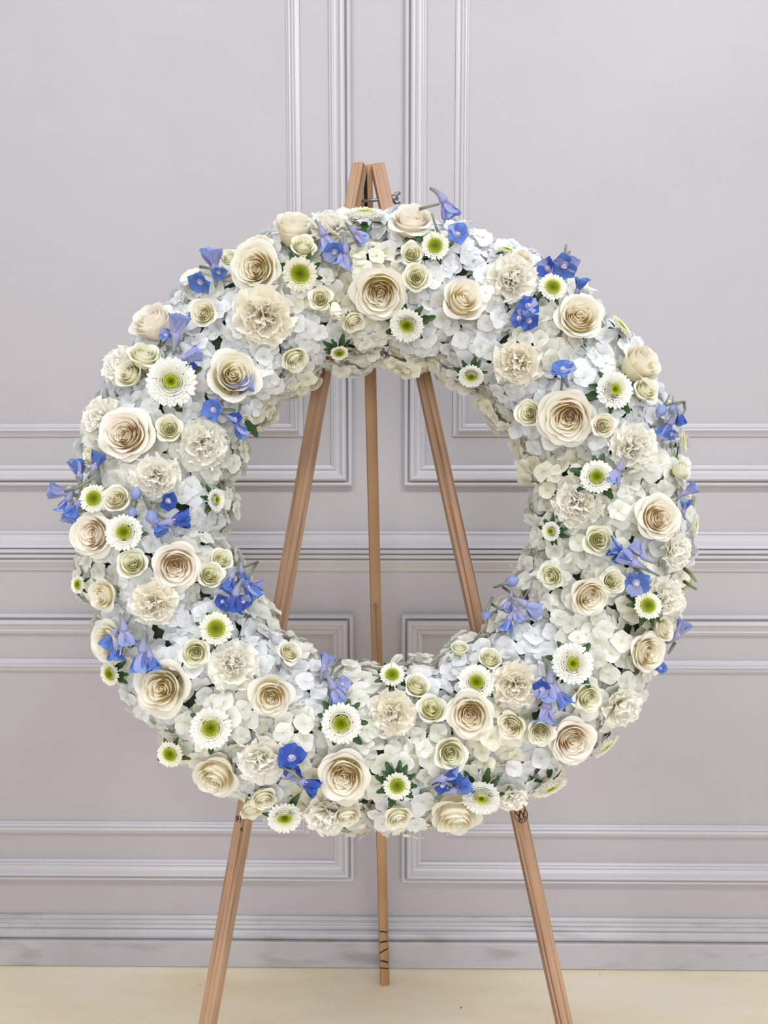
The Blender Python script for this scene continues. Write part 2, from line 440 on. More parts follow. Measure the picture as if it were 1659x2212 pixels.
SPR = [(.06, 2, .33, -.3, 1.6, .0, .5, .05), (.13, 2, .34, -.35, 1.75, .005, .45, .06), (.21, 3, .35, -.4, 1.35, .01, .42, .08), (.31, 3, .36, -.5, 1.3, .02, .4, .12), (.44, 4, .36, -.6, 1.05, .03, .38, .18), (.60, 4, .32, -.7, 1.05, .07, .38, .25), (.78, 5, .16, -.8, .95, .14, .42, .32)]
BUD = [(.10, 2, .55, -.6, 1.7, .0, .5, .3), (.24, 3, .55, -.7, 1.4, -.03, .42, .35), (.42, 3, .42, -.85, 1.35, -.04, .36, .4), (.52, 3, .25, -.95, 1.3, .03, .34, .45)]
ROSES = [make_rose(11, OPEN(0), .0), make_rose(12, OPEN(.03), .10), make_rose(13, OPEN(-.03), .07), make_rose(14, HALF), make_rose(15, HALF, .06)]
SPRAYS = [make_rose(21, SPR), make_rose(22, SPR, .05), make_rose(23, HALF), make_rose(24, SPR, .03)]
BUDS = [make_rose(31, BUD)]


def calyx_mesh():
    b = MB().tube([(0, 0, -1.45), (0, 0, -1.15), (0, 0, -.98), (0, 0, -.85)], [.07, .09, .22, .30], 8)
    for i in range(5):
        a = 2 * pi * i / 5

        def fn(u, v):
            rho = .28 + .30 * v; wv = .13 * (1 - v) ** .7 + .004
            return (rho * cos(a) - u * wv * sin(a), rho * sin(a) + u * wv * cos(a), -.92 + .25 * v - .5 * (v - .3) ** 2), v
        b.grid(fn, 2, 5)
    return b.done('calyx')


CALYX = calyx_mesh()


def carnation_petals(seed, compact=0.0):
    rg = random.Random(seed); out = []
    layers = [(7, 86, 1.00, .80), (7, 66, .97, .74), (6, 48, .92, .66), (6, 31, .86, .56), (5, 15, .80, .46)]
    for li, (n, tl, ln, wd) in enumerate(layers):
        a0 = rg.uniform(0, 6)
        for i in range(n):
            a = a0 + 2 * pi * i / n + rg.uniform(-.2, .2); t = radians(tl + rg.uniform(-10, 10)); L_ = ln * rg.uniform(.88, 1.1)
            d = Vector((sin(t) * cos(a), sin(t) * sin(a), cos(t))); sd = Vector((-sin(a), cos(a), 0)); nn = d.cross(sd).normalized()
            ph = rg.uniform(0, 6); fr = rg.uniform(4.2, 6.2); amp = rg.uniform(.09, .14) * (1.0 if li < 3 else 1.15); twist = rg.uniform(-.5, .5)

            def fn(u, v):
                vv = v ** .8
                saw = abs(((u * 5.5 + ph) % 1) - .5) * 2
                ed = (1 - .13 * abs(u) ** 2.2) * (1 - .045 * saw * (v > .99))
                s = L_ * vv * ed
                w_ = wd * (vv ** 1.15) * u
                ruf = amp * vv ** 2.2 * sin(fr * u + ph) + amp * .45 * vv ** 4 * sin(fr * 2.3 * u + ph * 1.7)
                bend = .16 * vv ** 3
                p = Vector((0, 0, -.5)) + d * s + sd * w_ + nn * (ruf + bend + twist * .25 * u * vv)
                return p, min(1, .05 + .95 * vv)
            out.append(MB().grid(fn, 20, 6).done('carnation_petal'))
    return out


CARNS = [carnation_petals(41), carnation_petals(42), carnation_petals(43)]
CARN_CUP = MB().tube([(0, 0, -1.2), (0, 0, -1.0), (0, 0, -.55), (0, 0, -.42)], [.1, .18, .22, .27], 8).done('carnation_cup')


def mum_meshes(seed, disc_r, rows):
    rg = random.Random(seed)
    b = MB()
    dome = lambda r: .30 * cos(min(1, r) * 1.5) - .06
    for (r0, n, ln, wd, tl) in rows:
        a0 = rg.uniform(0, 6)
        for i in range(n):
            a = a0 + 2 * pi * (i + rg.uniform(-.22, .22)) / n; t = radians(tl + rg.uniform(-7, 7)); L_ = ln * rg.uniform(.88, 1.1)
            e = Vector((cos(a), sin(a), 0)); sd = Vector((-sin(a), cos(a), 0)); d = e * sin(t) + Vector((0, 0, 1)) * cos(t); nn = sd.cross(d) * -1
            if nn.z < 0: nn = -nn
            if tl < 40: nn = -e
            base = e * r0 + Vector((0, 0, dome(r0) - .06))

            def fn(u, v):
                wv = wd * (.45 + .55 * min(1, v * 2)) * (sqrt(max(0, 1 - ((v - .72) / .28) ** 2)) * .85 + .15 if v > .72 else 1)
                cup = .55 * wd * (u * u) * (1 if v < .95 else .6) + .10 * L_ * v * v * (1 if tl > 40 else .5)
                p = base + d * (L_ * v) + sd * (u * wv * (2.0 if tl < 40 else 1.32)) + nn * cup
                return p, max(.0, min(1, (r0 - disc_r) * 2.2 + .05 + .32 * v))
            b.grid(fn, 2, 4)
    rays = b.done('ray_petals')
    c = MB().grid(lambda u, v: ((disc_r * 1.3 * v * cos(pi * u), disc_r * 1.3 * v * sin(pi * u), dome(disc_r) - .03 - .10 * (1 - v) ** 2), v * .6), 14, 4, True)
    n = 70
    for i in range(n):
        r = disc_r * 1.1 * sqrt((i + .5) / n); a = i * 2.39996
        z = dome(disc_r) - .02 - .10 * (1 - r / disc_r / 1.1) ** 2
        c.ball((r * cos(a), r * sin(a), z), .028 + .012 * r / disc_r, 5, 3, .1 + .9 * r / disc_r / 1.1, (1, 1, 1.3))
    return rays, c.done('disc')


MUMS = [
    mum_meshes(51, .30, [(.30, 26, .13, .030, 8), (.37, 28, .17, .036, 22), (.46, 28, .22, .045, 38), (.54, 28, .28, .055, 54), (.60, 27, .34, .065, 70), (.63, 26, .38, .072, 84), (.60, 24, .40, .078, 98)]),
    mum_meshes(52, .22, [(.22, 22, .12, .028, 5), (.29, 26, .15, .032, 14), (.37, 30, .18, .036, 24), (.45, 32, .22, .042, 36), (.53, 32, .26, .050, 48), (.60, 30, .31, .058, 62), (.64, 28, .36, .068, 78), (.62, 26, .38, .075, 94)]),
    mum_meshes(53, .40, [(.42, 30, .12, .034, 20), (.48, 30, .18, .042, 42), (.54, 28, .26, .055, 62), (.58, 26, .36, .070, 80), (.56, 24, .42, .080, 96)]),
]


def leaf_mesh(seed):
    rg = random.Random(seed); bend = rg.uniform(.1, .5); lob = rg.uniform(.12, .25)

    def fn(u, v):
        wv = .20 * sin(pi * min(.98, v * .9 + .06)) ** .7 * (1 + lob * sin(v * 15))
        return (v, u * wv, .10 * abs(u) * wv * 3 - bend * v * v * .5), v
    return MB().grid(fn, 4, 7).done('leaf')


LEAVES = [leaf_mesh(61 + i) for i in range(4)]


def floret_mesh(seed):
    """one hydrangea floret: four broad overlapping sepals round a bead"""
    rg = random.Random(seed); b = MB()
    a0 = rg.uniform(0, 6); np_ = 4 if seed % 5 else 5
    cupb = rg.uniform(.05, .35)
    for i in range(np_):
        a = a0 + 2 * pi * i / np_ + rg.uniform(-.12, .12); L_ = rg.uniform(.9, 1.08); wd = rg.uniform(.56, .68) * (1 if np_ == 4 else .85)
        up = cupb + rg.uniform(-.12, .15); roll = rg.uniform(-.22, .22); droop = rg.uniform(.1, .5); zz = .03 * (i % 2); wv_ = rg.uniform(.03, .08); ph = rg.uniform(0, 6)
        e = Vector((cos(a), sin(a), 0)); sd = Vector((-sin(a), cos(a), 0))

        def fn(u, v):
            w_ = wd * sin(pi * (min(1, v) * .78 + .06)) ** .75 * u
            ln = L_ * v * (1 - .16 * u * u * v)
            z = zz + up * v - droop * v * v * .6 + roll * w_ + .12 * w_ * w_ / wd + wv_ * sin(4 * u + ph) * v * v
            return e * ln + sd * w_ + Vector((0, 0, z)), v
        b.grid(fn, 4, 5)
    b.ball((0, 0, .06), .085, 6, 4, 0.0)
    return b.done('floret')


FLORETS = [floret_mesh(70 + i) for i in range(10)]


def del_sepals(seed, bell=0.0):
    rg = random.Random(seed); out = []
    cup = rg.uniform(.5, 1.1)
    for i in range(5):
        a = 2 * pi * i / 5 + rg.uniform(-.12, .12); L_ = rg.uniform(.92, 1.1); wd = rg.uniform(.52, .64); ph = rg.uniform(0, 6)
        e = Vector((cos(a), sin(a), 0)); sd = Vector((-sin(a), cos(a), 0)); tw = rg.uniform(-.25, .25); cp = cup + rg.uniform(-.25, .2)

        def fn(u, v):
            w_ = wd * sin(pi * (v * .885 + .07)) ** .75 * u
            z = bell * v ** .8 + cp * v * (1 - .45 * v) + .35 * w_ * w_ / wd + tw * w_ + .05 * sin(5 * u + ph) * v * v
            return e * (L_ * v * (1 - .12 * v * u * u) * (1 - .35 * bell * (1 - .5 * v))) + sd * w_ + Vector((0, 0, z)), v
        out.append(MB().grid(fn, 6, 7).done('sepal'))
    return out


DELS = [del_sepals(81), del_sepals(82), del_sepals(83)]
BELLS = [del_sepals(84, .9), del_sepals(85, 1.1), del_sepals(86, .8)]
SPUR = MB().tube([(0, 0, .25), (0, 0, .02), (0, .02, -.3), (0, .10, -.6), (0, .26, -.95), (0, .46, -1.2)], [.26, .36, .27, .19, .14, .09], 8).done('spur')
_b = MB()
for i in range(9): _b.ball((.13 * cos(i * 2.4) * sqrt(i / 9), .13 * sin(i * 2.4) * sqrt(i / 9), .30 + .03 * (i % 3)), .09, 6, 4, i / 9, (1, 1, 1.6))
BEE = _b.done('bee')
BUDM = MB().grid(lambda u, v: ((.55 * sin(pi * (v * .93 + .04)) ** .8 * (1 + .09 * cos(5 * pi * u)) * cos(pi * u), .55 * sin(pi * (v * .93 + .04)) ** .8 * (1 + .09 * cos(5 * pi * u)) * sin(pi * u), 1.5 * v - .5), 1 - v * .6), 15, 8, True).done('bud')

# ------------------------------------------------------------------ easel
LEG_OFF = -.094
easel = link('easel', None, M=Matrix.Translation((0, 1.3, 0)), label='pale wooden tripod display easel with three square sticks holding the flower wreath', category='easel')


def on_leg_plane(x, y, off):
    d = ray(x, y); t = ((RC - CAM).dot(AX) + off) / d.dot(AX)
    return CAM + d * t


def stick(name, A, B, front, wx, wy, mat, yaw=0.0, bevel=.0012):
    """square stick from A (bottom) to B (top); local z along it, -y = its front face"""
    z = (B - A).normalized(); y = -(front - z * front.dot(z)).normalized(); x = y.cross(z)
    c, s_ = cos(yaw), sin(yaw); x, y = x * c + y * s_, y * c - x * s_
    M = Matrix(((x.x, y.x, z.x, A.x), (x.y, y.y, z.y, A.y), (x.z, y.z, z.z, A.z), (0, 0, 0, 1)))
    o = link(name, box_mesh(name, -wx / 2, wx / 2, -wy / 2, wy / 2, 0, (B - A).length, bevel), easel, easel.matrix_basis.inverted() @ M, mat)
    return o, M


def leg_line(x0, y0, x1, y1, off):
    a = on_leg_plane(x0, y0, off); b = on_leg_plane(x1, y1, off)
    d = (b - a).normalized(); A = a + d * ((0.0 - a.z) / d.z)
    return A, a, b


AL, a, topL = leg_line(451, 2200, 777, 357, LEG_OFF)
legL, ML = stick('leg', AL, topL, AX, .0222, .0195, M_WOOD1, radians(-24))
AR, a, topR = leg_line(1216, 2200, 815, 358, LEG_OFF)
legR, MR = stick('leg', AR, topR, AX, .0228, .0185, M_WOOD2, radians(8))
legL['label'] = 'front stick stamped 91'; legR['label'] = 'front stick with a round burnt stamp'
d = ray(831, 2123); AB = CAM + d * (-CAM_Z / d.z)
topB = on_leg_plane(789, 357, LEG_OFF - .012)
zB = (topB - AB)
fB = Vector((0, -1, 0))
slot = .80
legB, MBk = stick('leg', AB, AB + zB * slot, fB, .0205, .0205, M_WOOD3, radians(7))
legB['label'] = 'rear stick with pen marks near its foot'
sx = MBk.to_3x3() @ Vector((1, 0, 0))
for sgn, wd in ((-1, .0085), (1, .0100)):
    A2 = AB + zB * (slot - .02) + sx * sgn * .0055; B2 = topB + sx * sgn * (.0088 if sgn < 0 else .0066)
    stick('tine', A2, B2, fB, wd, .0205, M_WOOD3, radians(7))
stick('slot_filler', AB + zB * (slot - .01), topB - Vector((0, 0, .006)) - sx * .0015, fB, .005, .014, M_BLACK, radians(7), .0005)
einv = easel.matrix_basis.inverted()
# bolt through the head of the easel
bl = on_leg_plane(768, 436, LEG_OFF - .008); br = on_leg_plane(861, 428, LEG_OFF + .002)
link('bolt', MB().tube([bl, br], [.0026, .0026], 10).done('bolt'), easel, einv, M_STEEL)
nb = MB(); bd = (br - bl).normalized(); c0 = br - bd * .009
nb.tube([c0 - bd * .004, c0 + bd * .006], [.0066, .0056], 10)
for sg in (1, -1):
    nb.tube([c0, c0 + Vector((.005, -.001, .007 * sg)), c0 + Vector((.012, -.002, .009 * sg))], [.0045, .004, .0026], 6)
link('wing_nut', nb.done('wing_nut'), easel, einv, M_STEEL, label='silver wing nut')
# eye screw and cord on the rear stick
fr = -(MBk.to_3x3() @ Vector((0, 1, 0)))


def on_back(x, y, out=0.0):
    q = AB + fr * (.01025 + out); d = ray(x, y); return CAM + d * ((q - CAM).dot(fr) / d.dot(fr))


e0 = on_back(812, 1311, .004)
link('eye_screw', MB().tube([e0 + Vector((.004 * cos(t * .7), 0, .005 * sin(t * .7))) for t in range(10)], [.0009] * 10, 6).tube([e0 + Vector((0, .008, .005)), e0 + Vector((0, 0, .005))], [.001, .001], 6).tube([e0 + Vector((0, .003, .004)), e0 + Vector((0, .003, .012))], [.0008, .0006], 5).done('eye_screw'), easel, einv, M_STEEL)
cp = [on_back(812 + (i / 9) ** 1.2 * 7, 1314 + i * 18, .006 + .01 * (i / 9)) for i in range(10)]
link('cord', MB().tube(cp, [.0013] * 10, 6).done('cord'), easel, einv, M_CORD)
# pen marks: short ink strokes on the rear stick
for (xa, ya, xb, yb, wd) in ((820, 2012, 836.5, 2014, .0009), (820.5, 2036, 837, 2033, .0012), (821, 2058.5, 837.5, 2049, .001), (822, 2075, 838, 2079, .0012), (822, 2091, 838.5, 2093, .0009)):
    p0 = on_back(xa, ya, .0002); p1 = on_back(xb, yb, .0002); pm = (p0 + p1) / 2 + Vector((0, 0, .0006))
    link('pen_mark', MB().tube([p0, pm, p1], [wd * 1.5, wd * 1.7, wd * 1.4], 5).done('pen_mark'), easel, einv, M_INK)


def lettering(text, M, size, name, dx, dz, mat):
    oy = -.0098 if M is ML else -.0093
    cu = bpy.data.curves.new('t', 'FONT'); cu.body = text; cu.size = size; cu.align_x = 'CENTER'; cu.align_y = 'CENTER'; cu.extrude = .0002; cu.offset = size * .022
    o = bpy.data.objects.new('t', cu); COL.objects.link(o)
    me = bpy.data.meshes.new_from_object(o.evaluated_get(bpy.context.evaluated_depsgraph_get())); bpy.data.objects.remove(o)
    me.materials.clear(); me.materials.append(None)
    L = Matrix(((1, 0, 0, dx), (0, 0, -1, oy), (0, 1, 0, dz), (0, 0, 0, 1)))
    return link(name, me, easel, einv @ M @ L, mat)


def along(A, M, x, y, off):
    P = on_leg_plane(x, y, off); return (M.inverted() @ P)


pl = along(AL, ML, 508, 1770, LEG_OFF + .0095)
lettering('91', ML, .0125, 'stamp_number', -.0032, pl.z, M_BURN)
lettering('s.', ML, .0105, 'stamp_letter', +.0058, pl.z - .0115, M_BURN)
pr_ = along(AR, MR, 1128, 1762, LEG_OFF + .011)
lettering('W', MR, .016, 'stamp_letter', .0015, pr_.z + .0015, M_BURN)
lettering('WP', MR, .0090, 'stamp_letter', .0015, pr_.z - .0062, M_BURN)
cb = MB(); cb.tube([(.0015 + .0105 * cos(a_ * pi / 16), -.0093, pr_.z + .0015 + .0125 * sin(a_ * pi / 16)) for a_ in range(33)], [.0006] * 33, 4, cap=False)
link('stamp_ring', cb.done('stamp_ring'), easel, einv @ MR, M_BURN)

# ------------------------------------------------------------------ foam ring
fm = MB()


def foam(u, v):
    a = pi * u; q = 2 * pi * v
    e = E1 * cos(a) + E2 * sin(a); r = .080 * (1 + .02 * sin(a * 40) * sin(q * 5))
    hgt = max(-.070, r * cos(q))
    return e * (RM + r * sin(q)) + AX * hgt, .5


fm.grid(foam, 72, 16, True)
link('wreath_ring', fm.done('wreath_ring'), None, Matrix.Translation(RC), M_FOAM, label='dark green foam ring inside the flower wreath, showing in the gaps between blooms', category='wreath base')

# ------------------------------------------------------------------ flowers
BLOOMS = []      # (centre, axis, radius) used to keep hydrangea florets off the other blooms


def root(name, M, label, cat, group):
    return link(name, None, None, M, label=label, category=cat, group=group)


def bloom(x, y, dia, lift, ov):
    P, n, s = place(x, y, lift)
    return P, face_dir(P, n, ov), dia / 2 / PXM(P)


def rose(x, y, dia, var, mat, label, ov=None, lift=.022, kind='rose'):
    P, n, r = bloom(x, y, dia, lift, ov)
    lib = {'rose': ROSES, 'spray': SPRAYS, 'bud': BUDS}[kind][var]
    if kind == 'bud': r *= 1.5
    big = kind == 'rose'
    o = root('rose' if big else ('rose_bud' if kind == 'bud' else 'spray_rose'), basis(n, RND.uniform(0, 6.28), P - n * r * .15, r * 1.04), label, 'rose', 'large cream roses of the wreath' if big else 'small spray roses of the wreath')
    m = (M_ROSE if big else M_SPRAY)[mat]
    for me in lib: link('petal', me, o, None, m)
    link('calyx', CALYX, o, None, M_CALYX)
    BLOOMS.append((P, n, r))
    return o


def carnation(x, y, dia, var, mat, label, ov=None, lift=.022):
    P, n, r = bloom(x, y, dia, lift, ov)
    o = root('carnation', basis(n, RND.uniform(0, 6.28), P - n * r * .2, r * 1.0), label, 'carnation', 'ruffled carnations of the wreath')
    for me in CARNS[var]: link('petal', me, o, None, M_CARN[mat])
    link('flower_cup', CARN_CUP, o, None, M_CALYX)
    BLOOMS.append((P, n, r * .95))


def mum(x, y, dia, var, label, ov=None, lift=.022, leaves=6, leafr=1.25):
    P, n, r = bloom(x, y, dia, lift, ov)
    o = root('chrysanthemum', basis(n, RND.uniform(0, 6.28), P - n * r * .1, r * 1.05), label, 'chrysanthemum', 'button chrysanthemums of the wreath')
    ra, di = MUMS[var]
    link('ray_petals', ra, o, None, M_MUM, kind='stuff')
    link('disc', di, o, None, M_DISC, label='green disc')
    a0 = RND.uniform(0, 6)
    for i in range(leaves):
        a = a0 + 2 * pi * i / max(1, leaves) + RND.uniform(-.3, .3); s = leafr * RND.uniform(.7, 1.0)
        L = Matrix.Translation((.35 * cos(a), .35 * sin(a), -.22 - .1 * RND.random())) @ Matrix.Rotation(a, 4, 'Z') @ Matrix.Rotation(RND.uniform(-.05, .35), 4, 'Y') @ Matrix.Rotation(RND.uniform(-.3, .3), 4, 'X') @ Matrix.Scale(s, 4)
        link('leaf', LEAVES[i % 4], o, L, M_LEAF)
    BLOOMS.append((P, n, r))


def sprig(label, florets, stems=()):
    """florets: (x, y, diameter px, mode, az, mat); mode f = open to the viewer, s = seen from the side with its spur, b = bud"""
    x0 = sum(f[0] for f in florets) / len(florets); y0 = sum(f[1] for f in florets) / len(florets)
    B, nB, _ = place(x0, y0, -.02)
    T = Matrix.Translation(B)
    o = root('delphinium_sprig', T, label, 'delphinium', 'blue delphinium sprigs of the wreath')
    Ti = T.inverted()
    for (x, y, dia, mode, az, mt) in florets:
        P, n, s = place(x, y, .020)
        r = dia / 2 / PXM(P)
        if mode == 'f': fd = face_dir(P, n, (az, RND.uniform(24, 46))); P = P - fd * r * .3
        elif mode == 's': fd = face_dir(P, n, (az, 88 + RND.uniform(-12, 22))); P = P - fd * r * .35
        else: fd = face_dir(P, n, (az, 80)); P = P - fd * r * .3
        M = basis(fd, RND.uniform(0, 6.28), P, r * 1.15)
        if mode == 'b':
            f = link('bud', BUDM, o, Ti @ M, M_DEL[mt])
            link('pedicel', MB().tube([(0, 0, -.4), (.05, .1, -1.0), (.12, .2, -1.7)], [.16, .11, .09], 6).done('pedicel'), f, None, M_STEM)
            continue
        f = link('floret', SPUR, o, Ti @ M, M_SPUR)
        for k, me in enumerate((DELS if mode == 'f' else BELLS)[RND.randrange(3)]):
            link('sepal', me, f, None, M_DEL[mt if RND.random() < .68 else RND.choice((0, mt, 1))])
        link('bee', BEE, f, None, M_BEE)
    for st in stems:
        pts = []
        for i, q in enumerate(st):
            P, n, s = place(q[0], q[1], (q[2] if len(q) > 2 else .012)); pts.append(P - B)
        link('stem', MB().tube(pts, [.0022 - .0008 * i / len(pts) for i in range(len(pts))], 6).done('stem'), o, None, M_STEM)


# large cream roses ------------------------------------------------
for a in [
    (548, 577, 112, 1, 1, 'big ivory rose with folded heart, just above the widest carnation', (160, 22)),
    (820, 637, 122, 0, 0, 'cream quartered rose under the wreath top, over a button chrysanthemum on inner slope', (-90, 16)),
    (1005, 642, 104, 3, 0, 'tall-cupped cream rose tilted up, above the greenish hydrangea near the wreath top', (50, 30)),
    (1255, 680, 106, 2, 1, 'ivory rose on outer shoulder, just below the lone blue sepal pair', (60, 28)),
    (1224, 906, 124, 1, 0, 'largest open cream rose, between two small spray roses, below the lone delphinium', (-110, 12)),
    (1426, 1118, 100, 1, 0, 'cream rose with hollow golden heart on outer band at three o\'clock', (10, 24)),
    (1278, 1292, 90, 0, 0, 'narrow tan-hearted rose touching a half-open white spray rose, four o\'clock', (-40, 34)),
    (1015, 1547, 108, 0, 0, 'round cream rose with tight spiral heart beside three stacked spray roses', (-100, 12)),
    (1240, 1606, 106, 2, 2, 'beige-cream rose on outer edge at five o\'clock, under the drooping blue bells', (-50, 30)),
    (741, 1682, 118, 0, 0, 'big cream rose right of the deep blue delphinium, below a yellow-hearted chrysanthemum', (-110, 22)),
    (585, 1508, 102, 3, 0, 'golden-hearted round rose in mid band below a frilly carnation, seven o\'clock', (-100, 14)),
    (346, 1488, 126, 4, 1, 'large half-open ivory rose with smooth side petal below the lilac bells', (-160, 18)),
    (380, 1226, 108, 0, 2, 'blush-cream rose with spiral heart flanked by spray roses, nine o\'clock', (-90, 12)),
    (193, 1155, 104, 2, 2, 'blush rose on outermost edge at nine o\'clock beside a button chrysanthemum', (180, 32)),
    (267, 935, 118, 1, 2, 'blush-cream open rose beside a frilly carnation on outer edge, ten o\'clock', (150, 22)),
    (322, 685, 106, 3, 2, 'pale blush rose facing outward, highest on the outer edge at ten thirty', (125, 62)),
    (507, 808, 118, 4, 1, 'ivory rose with a blue delphinium floret lying over its lower petals', (60, 16)),
    (637, 480, 104, 3, 1, 'upright ivory rose at eleven thirty seen from its side on the top edge', (88, 66)),
    (890, 466, 102, 2, 2, 'ivory rose facing upward at the top edge beside the easel bolt', (85, 60)),
    (1395, 778, 104, 3, 1, 'white-ivory rose seen in profile on the outer edge at two o\'clock', (35, 62)),
    (1406, 1412, 90, 2, 1, 'ruffled ivory rose on outer edge beside the wide hydrangea bloom, four thirty', (-15, 42)),
    (985, 1775, 116, 4, 1, 'wide ivory rose facing down on the wreath bottom edge', (-85, 56)),
    (461, 1686, 106, 4, 1, 'ivory rose facing down and outward at seven thirty on outer edge', (-120, 46)),
    (228, 1392, 100, 2, 1, 'cream rose on outer edge half covered by lilac delphinium bells', (-165, 48)),
    (215, 1287, 74, 4, 1, 'small-looking ivory rose tucked behind hydrangea petals on the outer edge, above lilac bells', (-170, 45)),
]: rose(*a)
# spray roses --------------------------------------------------------
for a in [
    (437, 675, 64, 0, 1, 'small ivory spray rose left of the widest carnation', (150, 20)),
    (313, 760, 78, 2, 0, 'cupped white spray rose facing up, above the roundest chrysanthemum', (80, 52)),
    (272, 803, 70, 0, 1, 'ivory spray rose lying beside the roundest chrysanthemum on its outer side', (150, 42)),
    (365, 924, 64, 1, 0, 'tight white spray rose between the blush open rose and a carnation', (100, 10)),
    (190, 984, 50, 0, 1, 'pale spray rose at the outer edge, above the violet-stemmed delphinium', (170, 58)),
    (249, 1074, 64, 0, 1, 'ivory spray rose beside a half-hidden chrysanthemum, nine thirty', (140, 24)),
    (286, 1216, 70, 0, 0, 'white spray rose with spiral heart next to the nine o\'clock blush rose', (120, 16)),
    (456, 1240, 64, 1, 0, 'yellow-tinted spray rose, lower of the pair beside deep blue delphinium', (60, 18)),
    (480, 1206, 54, 0, 0, 'yellow-tinted spray rose, upper of the pair beside deep blue delphinium', (60, 28)),
    (422, 1412, 70, 1, 0, 'crisp white spray rose with round coil above the large half-open rose', (-100, 8)),
    (628, 1406, 58, 2, 1, 'ivory spray rose on the inner rim at seven thirty', (50, 32)),
    (656, 527, 62, 2, 0, 'half-open white spray rose in front of the upright top-edge rose', (80, 40)),
    (562, 522, 62, 0, 1, 'white spray rose peeking up behind the folded-heart rose', (95, 58)),
    (494, 553, 44, 0, 0, 'tiny greenish-white spray rose on the outer edge above the folded-heart rose', (120, 45)),
    (692, 643, 58, 1, 1, 'cream spray rose between chrysanthemum and closed white bud', (100, 10)),
    (766, 700, 56, 2, 1, 'half-open cream spray rose hanging beside the closed white bud', (-60, 40)),
    (640, 780, 66, 2, 0, 'greenish spray rose on the inner rim at eleven thirty', (-60, 36)),
    (890, 547, 56, 1, 0, 'upper spray rose of the pair between two chrysanthemums, near the top', (75, 14)),
    (900, 597, 66, 0, 0, 'lower spray rose of the pair beside the cream quartered rose', (70, 8)),
    (1141, 893, 64, 0, 0, 'greenish-cream spray rose on the inner side of the largest open rose', (160, 14)),
    (1305, 918, 58, 1, 1, 'yellow-cream spray rose on the outer side of the largest open rose', (30, 14)),
    (1296, 1167, 74, 3, 0, 'white spray rose with neat spiral above the blue delphinium, three thirty', (0, 10)),
    (1188, 1246, 62, 1, 0, 'yellow-white spray rose nearest the hole at four o\'clock', (-150, 20)),
    (1325, 1255, 62, 2, 0, 'half-open white spray rose between delphinium and the tan-hearted rose', (20, 16)),
    (1060, 1419, 56, 1, 0, 'white spray rose on the inner slope, above the five o\'clock carnation', (70, 34)),
    (992, 1395, 42, 0, 0, 'pale yellow-white spray rose at the hole edge, five thirty', (85, 52)),
    (903, 1478, 64, 1, 0, 'uppermost of three stacked white spray roses near the bottom centre', (60, 34)),
    (933, 1528, 72, 1, 0, 'middle of three stacked white spray roses, touching the tight spiral rose', (80, 22)),
    (975, 1630, 82, 3, 0, 'lowest and largest of three stacked white spray roses', (-60, 14)),
    (1103, 1570, 68, 2, 1, 'tall white spray rose under the five o\'clock carnation', (-130, 22)),
    (1168, 1584, 64, 2, 1, 'white spray rose under the drooping blue bells, beside beige-cream rose', (-80, 18)),
    (1274, 1510, 72, 2, 0, 'white spray rose beside the drooping blue bells on their outer side', (-40, 34)),
    (570, 1732, 62, 2, 1, 'long white spray rose pointing down beside the easel leg stamped 91', (-80, 48)),
    (545, 1757, 58, 2, 1, 'white spray rose beneath the long downward one at the wreath bottom', (-80, 62)),
    (751, 1768, 66, 3, 1, 'ivory spray rose hanging directly under the big cream rose, bottom edge', (-80, 52)),
    (862, 1772, 66, 2, 1, 'ivory spray rose facing down at the exact bottom of the wreath', (-70, 50)),
    (1400, 838, 64, 2, 0, 'white spray rose beneath the profile rose, two o\'clock outer edge', (40, 44)),
    (1130, 555, 56, 0, 1, 'white spray rose behind the creamy carnation on the upper outer edge', (60, 46)),
    (1440, 1358, 56, 0, 1, 'ivory spray rose beside a pale blue floret on outer edge, four o\'clock', (5, 50)),
    (1480, 1015, 52, 2, 0, 'white rose seen edge-on among hydrangea at three o\'clock outer edge', (15, 70)),
    (531, 915, 44, 1, 0, 'tiny white spray rose on inner rim behind a blue floret, ten o\'clock', (-30, 45)),
]: rose(*a, .02, 'spray')
rose(727, 679, 34, 0, 0, 'closed white rose bud pointing inward on the upper inner slope', (-70, 55), .026, 'bud')
